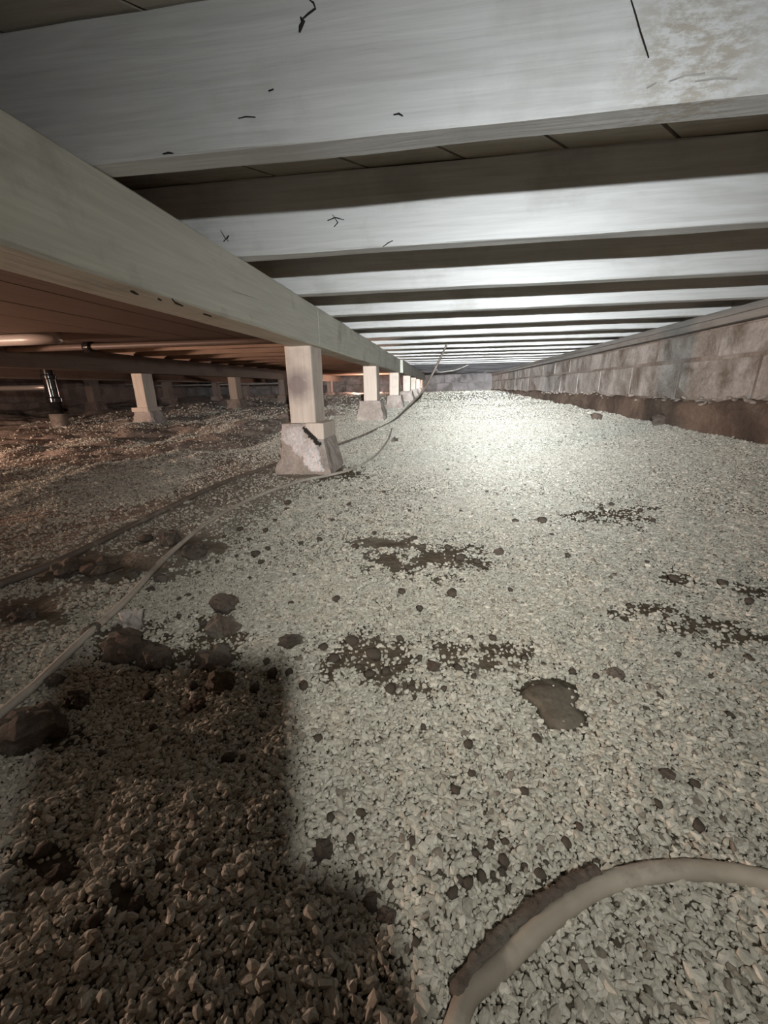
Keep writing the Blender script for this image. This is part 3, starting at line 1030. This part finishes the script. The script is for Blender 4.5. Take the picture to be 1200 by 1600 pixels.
# ------------------------------------------------------------------ rocks and pebbles
ROCKS = [  # u, v (where it rests), width px, height ratio, material, label
    (268, 850, 30, .75, 0, 'dark rock standing just behind the pale cable'),
    (306, 868, 36, .6, 0, 'dark wedge-shaped rock half under the pale cable'),
    (351, 950, 40, .55, 0, 'smooth rounded brown stone above two darker rocks'),
    (350, 988, 48, .6, 1, 'lumpy rock speckled with gravel below the rounded stone'),
    (452, 1004, 36, .3, 0, 'flat oval grey stone sunk in pale gravel'),
    (338, 1038, 54, .55, 0, 'dark angular rock below the gravel-speckled rock'),
    (347, 1074, 44, .8, 1, 'brown blocky rock at the bottom of the rock row'),
    (198, 1022, 68, .55, 1, 'large dark earth clod beside the pale cable'),
    (244, 1038, 46, .7, 1, 'brown crumbling clod with a lit upper face'),
    (208, 976, 34, .9, 2, 'pale grey upright stone by the pale cable'),
    (146, 990, 28, .6, 0, 'dark rock touching the far side of the pale cable'),
    (88, 1070, 26, .8, 0, 'small dark rock tucked under the pale cable'),
    (123, 1102, 34, .75, 0, 'round dark rock next to the largest clod'),
    (48, 1150, 100, .45, 1, 'largest brown clod, lying under the end of the pale cable'),
    (160, 895, 52, .45, 1, 'wide dark clod between the two cables'),
    (110, 893, 44, .5, 1, 'rough clod beside the dark cable'),
    (36, 966, 36, .5, 0, 'dark rock at the picture edge below the dark cable'),
    (12, 962, 36, .45, 1, 'low clod at the picture edge, half cut off'),
    (250, 908, 24, .5, 0, 'small rock on the lit side of the pale cable'),
    (208, 902, 24, .5, 0, 'small rock on the far side of the pale cable'),
    (308, 1106, 36, .35, 1, 'low brown clod below the rock row'),
    (503, 1330, 36, .35, 0, 'dark grey irregular stone alone in the gravel by the shadow edge'),
    (580, 1416, 34, .45, 0, 'dark stone with a pale chip in it, touching its twin'),
    (604, 1436, 31, .5, 0, 'dark oval stone just below its twin'),
    (962, 1057, 26, .5, 0, 'dark stone above the large flat stone'),
    (678, 1046, 22, .7, 1, 'reddish brown stone by the bare soil patch'),
    (93, 1372, 34, .5, 0, 'large dark stone in the deep foreground shadow'),
    (212, 1412, 26, .5, 0, 'dark stone low in the foreground shadow'),
    (1041, 1211, 23, .4, 0, 'dark shard on the pale gravel beyond the hose bend'),
    (780, 867, 15, .8, 0, 'round dark stone alone on the bright gravel'),
    (617, 691, 10, .8, 0, 'dark stone just past the end of the pale cable'),
    (932, 655, 16, .6, 1, 'earth lump on the mound before the block wall'),
    (1028, 664, 20, .9, 1, 'reddish brick fragment at the foot of the block wall'),
]
MATS = [M_ROCK, M_CLOD, M_BLOCK]
rock_keep = []
for k, (u, v_, w, hr, mi, lab) in enumerate(ROCKS):
    p = at_ground(u, v_)
    d = (p @ FWD) if False else p.dot(FWD)
    s = w * d / FOC / 2
    nm = 'earth_clod' if mi == 1 else 'rock'
    me = rock_mesh(nm, s, s * random.uniform(.7, .9), s * hr * 1.4, 3 if w > 24 else 2, MATS[mi], 200 + k, 0.34, True, 2.3)
    o = add(nm, me, None, (p.x, p.y, p.z + s * hr * 0.55), (random.uniform(-.15, .15), random.uniform(-.15, .15), random.uniform(-.4, .4)))
    tag(o, lab, 'rock')
    rock_keep.append((p.x, p.y, s * 0.85))

# the large bare flat stone
c0 = at_ground(868, 1103)
s = 58 * c0.dot(FWD) / FOC
fl = bpy.data.objects
outline = [(808, 1080), (822, 1066), (850, 1059), (880, 1062), (902, 1074), (907, 1090), (899, 1105), (916, 1118), (922, 1134), (905, 1143), (880, 1148), (858, 1142), (845, 1128), (838, 1108), (824, 1097), (811, 1090)]
op = [at_ground(*q) for q in outline]
vs = [(0, 0, 0.006)]
rings = 5
for r_ in range(1, rings + 1):
    f = r_ / rings
    for p in op:
        zz = 0.006 - 0.0035 * f * f if r_ < rings else -0.012
        vs.append(((p.x - c0.x) * min(f * 1.02, 1.02), (p.y - c0.y) * min(f * 1.02, 1.02), zz + 0.0008 * random.uniform(-1, 1)))
n = len(op)
fs = [(0, 1 + i, 1 + (i + 1) % n) for i in range(n)]
for r_ in range(rings - 1):
    b0 = 1 + r_ * n
    fs += [(b0 + i, b0 + n + i, b0 + n + (i + 1) % n, b0 + (i + 1) % n) for i in range(n)]
me = mesh_data('flat_stone', vs, [tuple(reversed(f)) for f in fs], M_FLATSTONE, True)
o = add('flat_stone', me, None, (c0.x, c0.y, c0.z))
tag(o, 'large bare flat brown stone flush with the pale gravel', 'rock')
FLAT = np.array([(p.x, p.y) for p in op])

PEB = [  # group label, list of (u, v, width)
    ('small dark pebble, %s of those between hose bend and flat stone', 'pebbles before the hose bend',
     [(497, 1157, 15), (661, 1139, 12), (731, 1167, 17), (839, 1157, 17), (819, 1240, 17), (737, 1211, 14), (711, 1238, 18), (1084, 1228, 16), (1028, 1260, 14), (905, 1295, 14),
      (1090, 1294, 20), (564, 1274, 17), (517, 1280, 16), (548, 1314, 17), (644, 1317, 14), (612, 1386, 14), (650, 1478, 17), (962, 1475, 14), (931, 1351, 13)]),
    ('dark pebble, %s in the loose cluster just above the hose bend', 'pebble cluster above the hose bend',
     [(766, 1322, 15), (789, 1319, 14), (742, 1337, 14), (787, 1349, 19), (753, 1375, 20), (707, 1399, 20), (731, 1385, 22), (844, 1369, 19), (819, 1356, 12), (884, 1320, 17),
      (872, 1338, 10), (853, 1350, 9), (797, 1390, 12), (687, 1366, 10), (784, 1365, 14), (770, 1370, 12), (718, 1378, 14)]),
    ('dark pebble, %s of those around the middle bare soil patches', 'pebbles around the middle soil patches',
     [(584, 1028, 26), (603, 1053, 18), (610, 1080, 20), (578, 1058, 20), (475, 1075, 17), (894, 1053, 14), (931, 1060, 12), (700, 859, 14), (719, 875, 17), (645, 845, 14), (555, 857, 13),
      (656, 953, 12), (525, 939, 15), (505, 1015, 16), (522, 1034, 20), (550, 1006, 22), (716, 1047, 16), (694, 1079, 12), (644, 1078, 14), (797, 924, 10), (706, 931, 20), (628, 928, 14),
      (560, 1045, 12), (590, 1000, 10), (545, 1028, 10), (625, 1000, 12), (655, 1030, 11), (740, 1060, 12), (770, 1000, 14), (735, 1000, 12), (820, 1030, 12), (850, 1040, 9), (500, 845, 10), (690, 870, 10),
      (745, 880, 12), (585, 835, 9), (615, 870, 10), (640, 890, 12)]),
    ('dark pebble, %s of those on the gravel towards the block wall', 'pebbles towards the right wall',
     [(1059, 1025, 11), (1169, 1031, 15), (1169, 944, 17), (1128, 914, 15), (1053, 908, 17), (847, 817, 17), (805, 816, 11), (887, 871, 11), (862, 837, 7), (1000, 800, 10), (955, 790, 9),
      (1020, 815, 9), (920, 812, 8), (985, 950, 12), (1040, 965, 10), (1100, 990, 10), (1150, 975, 9), (1010, 880, 8), (960, 900, 7), (1110, 1060, 10), (1030, 1090, 11), (1140, 1120, 12), (1010, 1110, 10)]),
    ('small dark pebble, %s of those between nearest pier and rock row', 'pebbles below the nearest pier',
     [(398, 1080, 19), (425, 1056, 19), (417, 1037, 13), (452, 1054, 15), (302, 1075, 18), (233, 1090, 20), (229, 846, 22), (450, 788, 13), (375, 829, 11), (415, 831, 11), (400, 869, 16),
      (408, 880, 11), (419, 860, 11), (294, 933, 11), (310, 898, 9), (235, 925, 14), (280, 938, 9), (500, 780, 7), (545, 790, 8), (520, 815, 8), (470, 850, 8), (460, 900, 8), (455, 945, 10), (390, 845, 8),
      (430, 815, 7), (350, 840, 7), (340, 880, 7), (280, 965, 10), (318, 978, 14), (448, 798, 9), (390, 905, 7), (370, 870, 6), (550, 745, 7), (575, 748, 6), (565, 765, 6), (500, 760, 6), (600, 770, 6), (640, 800, 7), (680, 780, 6),
      (720, 800, 6), (620, 745, 5), (700, 735, 5), (760, 770, 6), (820, 760, 6)]),
    ('dark stone, %s of those lying in the foreground shadow', 'stones in the foreground shadow',
     [(70, 1335, 26), (150, 1442, 24), (250, 1358, 16), (225, 1320, 13), (358, 1188, 22), (379, 1191, 13), (120, 1450, 16), (200, 1390, 16), (300, 1105, 12), (160, 1180, 14), (240, 1140, 14), (320, 1200, 10), (410, 1120, 12)]),
]
ORDN = ['leftmost'] + [ORD[i] + ' from left' for i in range(1, 20)] + ['%d%s from left' % (i, {1: 'st', 2: 'nd', 3: 'rd'}.get(i % 10, 'th')) for i in range(21, 60)]
pm = [rock_mesh('pebble', 1, 0.8, 0.6, 2, M_PEBBLE, 400 + q, 0.25) for q in range(7)]
q = 0
for lab, grp, lst in PEB:
    rank = {t: i for i, t in enumerate(sorted((a, b) for a, b, _ in lst))}
    for (u, v_, w) in lst:
        p = at_ground(u, v_)
        s = w * p.dot(FWD) / FOC / 2
        o = add('pebble', pm[q % 7], None, (p.x, p.y, p.z + s * 0.42 + 0.001), (random.uniform(-.2, .2), random.uniform(-.2, .2), random.uniform(-1.5, 1.5)))
        o.scale = (s, s, s)
        tag(o, lab % ORDN[rank[(u, v_)]], 'pebble', grp)
        rock_keep.append((p.x, p.y, s * 0.8))
        q += 1

# ------------------------------------------------------------------ gravel chips
BANDS = [(0.0, 0.75, 165000, 0.0041), (0.75, 1.25, 105000, 0.0046), (1.25, 2.0, 46000, 0.0055), (2.0, 3.2, 18000, 0.0074), (3.2, 4.4, 4600, 0.0100), (4.4, 5.6, 1700, 0.0125), (5.6, 9.5, 300, 0.017)]
CP_, CS_ = [], []
for d0, d1, dens, size in BANDS:
    x0, x1 = max(-4.2, -d1), min(1.19, d1)
    y0, y1 = max(-d1, -0.45), d1
    st = 1 / math.sqrt(dens)
    X, Y = np.meshgrid(np.arange(x0, x1, st), np.arange(y0, y1, st))
    X = X.ravel() + rng.uniform(-0.55, 0.55, X.size) * st
    Y = Y.ravel() + rng.uniform(-0.55, 0.55, Y.size) * st
    X = np.minimum(X, 1.19)
    D = np.hypot(X, Y)
    k_ = (D >= d0) & (D < d1) & (X > -0.95 * Y - 0.75) & ((Y < 2.0) | (X > -1.6 * Y))
    X, Y = X[k_], Y[k_]
    keep = 1 - 0.88 * np.clip(bare_at(X, Y) * 1.25 + 0.5 * (bare_at(X, Y) > 0.02) * fbm(X * 60, Y * 60, seed=88, octs=2), 0, 1) - 0.86 * dusty_at(X, Y)
    lf = sstep(-0.9, -1.2, X)
    keep = keep * (1 - lf * (0.15 + 0.75 * sstep(0.10, 0.45, fbm(X * 2.2 - Y * .8, Y * 1.1, seed=71))))
    k_ = rng.uniform(0, 1, len(X)) < keep
    for cx, cy, r_ in rock_keep:
        k_ &= ((X - cx) ** 2 + (Y - cy) ** 2) > (r_ * 0.9) ** 2
    fi = np.zeros(len(X), bool)
    for i in range(len(FLAT)):
        a, b = FLAT[i - 1], FLAT[i]
        cr = ((a[1] > Y) != (b[1] > Y))
        with np.errstate(divide='ignore', invalid='ignore'):
            xi = (b[0] - a[0]) * (Y - a[1]) / (b[1] - a[1]) + a[0]
        fi ^= cr & (X < xi)
    k_ &= ~(fi & (rng.uniform(0, 1, len(X)) > 0.05 + 0.5 * (fbm(X * 45, Y * 45, seed=91) > 0.55)))
    X, Y = X[k_], Y[k_]
    Z = ground_z(X, Y)
    S = size * np.exp(rng.normal(-0.08, 0.34, len(X)))
    S = np.clip(S, size * 0.4, size * 2.1)
    CP_.append(np.stack([X, Y, Z + S * rng.uniform(0.10, 0.42, len(X))], -1))
    CS_.append(S)
CPt = np.concatenate(CP_)
CSz = np.concatenate(CS_)
n = len(CPt)
print('gravel chips', n)
CR = np.stack([rng.normal(0, 0.30, n), rng.normal(0, 0.30, n), rng.uniform(0, 6.283, n)], -1)
CSC = np.stack([CSz * 0.5 * rng.uniform(0.9, 1.45, n), CSz * 0.5 * rng.uniform(0.6, 0.95, n), CSz * 0.5 * rng.uniform(0.6, 1.05, n)], -1)
CI = rng.integers(0, 8, n)

chip_me = []
for q in range(8):
    bm = bmesh.new()
    bmesh.ops.create_icosphere(bm, subdivisions=1, radius=1)
    r_ = random.Random(q + 50)
    for v in bm.verts:
        v.co = v.co * r_.uniform(0.72, 1.28)
        v.co.z = max(min(v.co.z, 0.75), -0.75)
    me = bpy.data.meshes.new('gravel_chip')
    bm.to_mesh(me)
    bm.free()
    me.materials.append(M_CHIP)
    chip_me.append(me)

# the 300 chips that show largest are objects of their own, children of the floor
u, v_, dd = project(CPt)
px_size = np.where((u > 0) & (u < 1200) & (v_ > 0) & (v_ < 1600) & (dd > 0.02), CSz * FOC / np.maximum(dd, 0.02), 0)
big = np.argsort(-px_size)[:300]
protos = {}
for i in big:
    o = add('gravel_chip', chip_me[int(CI[i])], floor, tuple(CPt[i]), tuple(CR[i]))
    o.scale = tuple(CSC[i])
    protos.setdefault(int(CI[i]), o)
rest = np.ones(n, bool)
rest[big] = False

pc = bpy.data.meshes.new('gravel')
pc.from_pydata(CPt[rest].tolist(), [], [])
for nm, arr in (('chip_rot', CR[rest]), ('chip_scale', CSC[rest])):
    a = pc.attributes.new(nm, 'FLOAT_VECTOR', 'POINT')
    a.data.foreach_set('vector', arr.astype(np.float32).ravel())
a = pc.attributes.new('chip_kind', 'INT', 'POINT')
a.data.foreach_set('value', CI[rest].astype(np.int32))
gravel = add('gravel', pc)
tag(gravel, 'pale crushed stone chips spread over the crawl space ground', 'gravel', kind='stuff')

ng = bpy.data.node_groups.new('gravel_spread', 'GeometryNodeTree')
ng.interface.new_socket('Geometry', in_out='INPUT', socket_type='NodeSocketGeometry')
ng.interface.new_socket('Geometry', in_out='OUTPUT', socket_type='NodeSocketGeometry')
gi = ng.nodes.new('NodeGroupInput')
go = ng.nodes.new('NodeGroupOutput')
iop = ng.nodes.new('GeometryNodeInstanceOnPoints')
m2p = ng.nodes.new('GeometryNodeMeshToPoints')
jn = ng.nodes.new('GeometryNodeJoinGeometry')
ng.links.new(gi.outputs[0], m2p.inputs['Mesh'])
ng.links.new(m2p.outputs[0], iop.inputs['Points'])
for kk in sorted(protos, reverse=True):
    on = ng.nodes.new('GeometryNodeObjectInfo')
    on.inputs['Object'].default_value = protos[kk]
    on.inputs['As Instance'].default_value = True
    ng.links.new(on.outputs['Geometry'], jn.inputs[0])
ng.links.new(jn.outputs[0], iop.inputs['Instance'])
iop.inputs['Pick Instance'].default_value = True
for nm, typ, sock in (('chip_rot', 'FLOAT_VECTOR', 'Rotation'), ('chip_scale', 'FLOAT_VECTOR', 'Scale'), ('chip_kind', 'INT', 'Instance Index')):
    na = ng.nodes.new('GeometryNodeInputNamedAttribute')
    na.data_type = typ
    na.inputs['Name'].default_value = nm
    ng.links.new(na.outputs['Attribute'], iop.inputs[sock])
ng.links.new(iop.outputs[0], go.inputs[0])
md = gravel.modifiers.new('gravel_spread', 'NODES')
md.node_group = ng

# ------------------------------------------------------------------ the photographer, lying behind the lens: headlamp, phone, hands
B = MB('phone_body', 0.35, 0.5)
M_PHONE = B.color((0.03, 0.03, 0.035))
B = MB('dark_overalls', 0.9, 0.1)
M_CLOTH = B.color(B.mix((0.05, 0.055, 0.07), (0.08, 0.085, 0.10), B.ramp(B.noise(B.coords((1, 1, 1), False), 40, 4, 0.6), [(0.4, 0.0), (0.6, 1.0)])))
B = MB('skin', 0.55, 0.3)
M_SKIN = B.color((0.50, 0.33, 0.25))
B = MB('dark_hair', 0.7, 0.3)
M_HAIR = B.color((0.04, 0.03, 0.025))


def camspace(a, b, c):
    return RIGHT * a + UP * b + FWD * c


ph = empty('phone', (0, 0, 0))
ph.matrix_world = Matrix.Translation(-FWD * 0.010) @ m.to_3x3().to_4x4()
tag(ph, 'dark phone held up behind the lens', 'phone')
add('body', box_mesh('body', -0.068, 0.010, -0.140, 0.008, 0.0, 0.008, M_PHONE, 0, 1, 0.003), ph)


def skinned(name, verts, edges, radii, root, mat, parent, levels=2):
    me = bpy.data.meshes.new(name)
    me.from_pydata([tuple(v) for v in verts], edges, [])
    me.materials.append(mat)
    o = add(name, me, parent)
    sk = o.modifiers.new('skin', 'SKIN')
    sk.use_smooth_shade = True
    lay = me.skin_vertices[0] if me.skin_vertices else None
    if lay is None:
        bm = bmesh.new()
        bm.from_mesh(me)
        bm.verts.layers.skin.verify()
        bm.to_mesh(me)
        bm.free()
        lay = me.skin_vertices[0]
    for i, r_ in enumerate(radii):
        lay.data[i].radius = (r_, r_)
        lay.data[i].use_root = (i == root)
    sb = o.modifiers.new('smooth', 'SUBSURF')
    sb.levels = sb.render_levels = levels
    return o


BV = [((.16, -1.25, -.17), .125), ((.155, -1.00, -.10), .115), ((.14, -.74, -.06), .125), ((.115, -.53, .0), .062), ((.09, -.40, .055), .055), ((.078, -.305, .10), .078),
      ((.29, -.68, -.07), .058), ((.215, -.38, -.275), .042), ((.075, -.13, -.165), .027), ((.035, -.065, -.118), .030),
      ((.0, -.70, -.09), .058), ((-.12, -.52, -.285), .042), ((-.15, -.33, -.30), .026), ((-.155, -.25, -.305), .028),
      ((.25, -1.32, -.20), .085), ((.30, -1.68, -.265), .058), ((.31, -2.08, -.27), .042), ((.31, -2.17, -.295), .036),
      ((.07, -1.32, -.20), .085), ((.02, -1.68, -.265), .058), ((.0, -2.08, -.27), .042), ((.0, -2.17, -.295), .036)]
BE = [(0, 1), (1, 2), (2, 3), (3, 4), (4, 5), (2, 6), (6, 7), (7, 8), (8, 9), (2, 10), (10, 11), (11, 12), (12, 13), (0, 14), (14, 15), (15, 16), (16, 17), (0, 18), (18, 19), (19, 20), (20, 21)]
me_p = empty('person', (0.16, -1.25, -0.33))
tag(me_p, 'person in dark overalls lying behind the lens, holding up a phone', 'person')
off = Vector((0.16, -1.25, -0.33))
skinned('overalls', [Vector(p) - off for p, _ in BV], BE, [r_ for _, r_ in BV], 0, M_CLOTH, me_p)
head = add('head', rock_mesh('head', .074, .092, .105, 3, M_SKIN, 5, 0.015), me_p, Vector((.077, -.285, .11)) - off)
add('nose', rock_mesh('nose', .012, .017, .018, 2, M_SKIN, 6, 0.05), head, (0, .092, -.02))
for sx in (-1, 1):
    add('ear', rock_mesh('ear', .010, .018, .030, 2, M_SKIN, 7, 0.08), head, (sx * .075, -.005, -.01))
    add('eye', rock_mesh('eye', .010, .006, .006, 2, M_DARK, 8, 0.02), head, (sx * .030, .083, .005))
add('mouth', rock_mesh('mouth', .022, .006, .005, 2, M_HAIR, 9, 0.05), head, (0, .080, -.052))
add('hair', rock_mesh('hair', .079, .092, .085, 3, M_HAIR, 10, 0.03), head, (0, -.018, .030))
# right hand on the phone: palm behind its lower right edge, four fingers round its back, thumb up its side
hv = [Vector((.035, -.065, -.118)), camspace(.030, -.098, -.030)]
hr_, he = [.026, .024], [(0, 1)]
for k, (b0, ln) in enumerate(((-.070, .030), (-.088, .034), (-.106, .032), (-.123, .026))):
    i0 = len(hv)
    hv += [camspace(.030, b0, -.020), camspace(.024, b0 + .002, -.004), camspace(.024 - ln * .6, b0 + .004, .001), camspace(.024 - ln, b0 + .005, -.001)]
    hr_ += [.0095, .009, .008, .007]
    he += [(1, i0), (i0, i0 + 1), (i0 + 1, i0 + 2), (i0 + 2, i0 + 3)]
i0 = len(hv)
hv += [camspace(.028, -.072, -.040), camspace(.012, -.058, -.034), camspace(-.006, -.050, -.028)]
hr_ += [.012, .010, .008]
he += [(1, i0), (i0, i0 + 1), (i0 + 1, i0 + 2)]
skinned('hand', [v - off for v in hv], he, hr_, 0, M_SKIN, me_p)
lv = [Vector((-.155, -.27, -.305))]
lr_, le = [.024], []
for k, (dx, ln) in enumerate(((-.034, .085), (-.012, .098), (.010, .095), (.032, .078))):
    i0 = len(lv)
    a = Vector((-.155 + dx * .7, -.225, -.309))
    lv += [a, a + Vector((dx * .25, ln * .45, .004)), a + Vector((dx * .35, ln * .8, -.006))]
    lr_ += [.010, .009, .007]
    le += [(0, i0), (i0, i0 + 1), (i0 + 1, i0 + 2)]
i0 = len(lv)
lv += [Vector((-.118, -.255, -.310)), Vector((-.098, -.225, -.314))]
lr_ += [.011, .008]
le += [(0, i0), (i0, i0 + 1)]
skinned('hand', [v - off for v in lv], le, lr_, 0, M_SKIN, me_p)
hl = empty('headlamp', Vector((LAMP.x, LAMP.y - 0.02, LAMP.z)) - off)
hl.parent = me_p
cyl('housing', (0, -0.022, 0), (0, 0.004, 0), 0.022, M_PHONE, hl)
add('strap', tube_mesh('strap', [(0.080 * math.cos(t) + 0.002, -0.115 + 0.098 * math.sin(t), 0.002) for t in np.linspace(1.75, 7.67, 15)], 0.006, M_PHONE, 8, 4), hl)
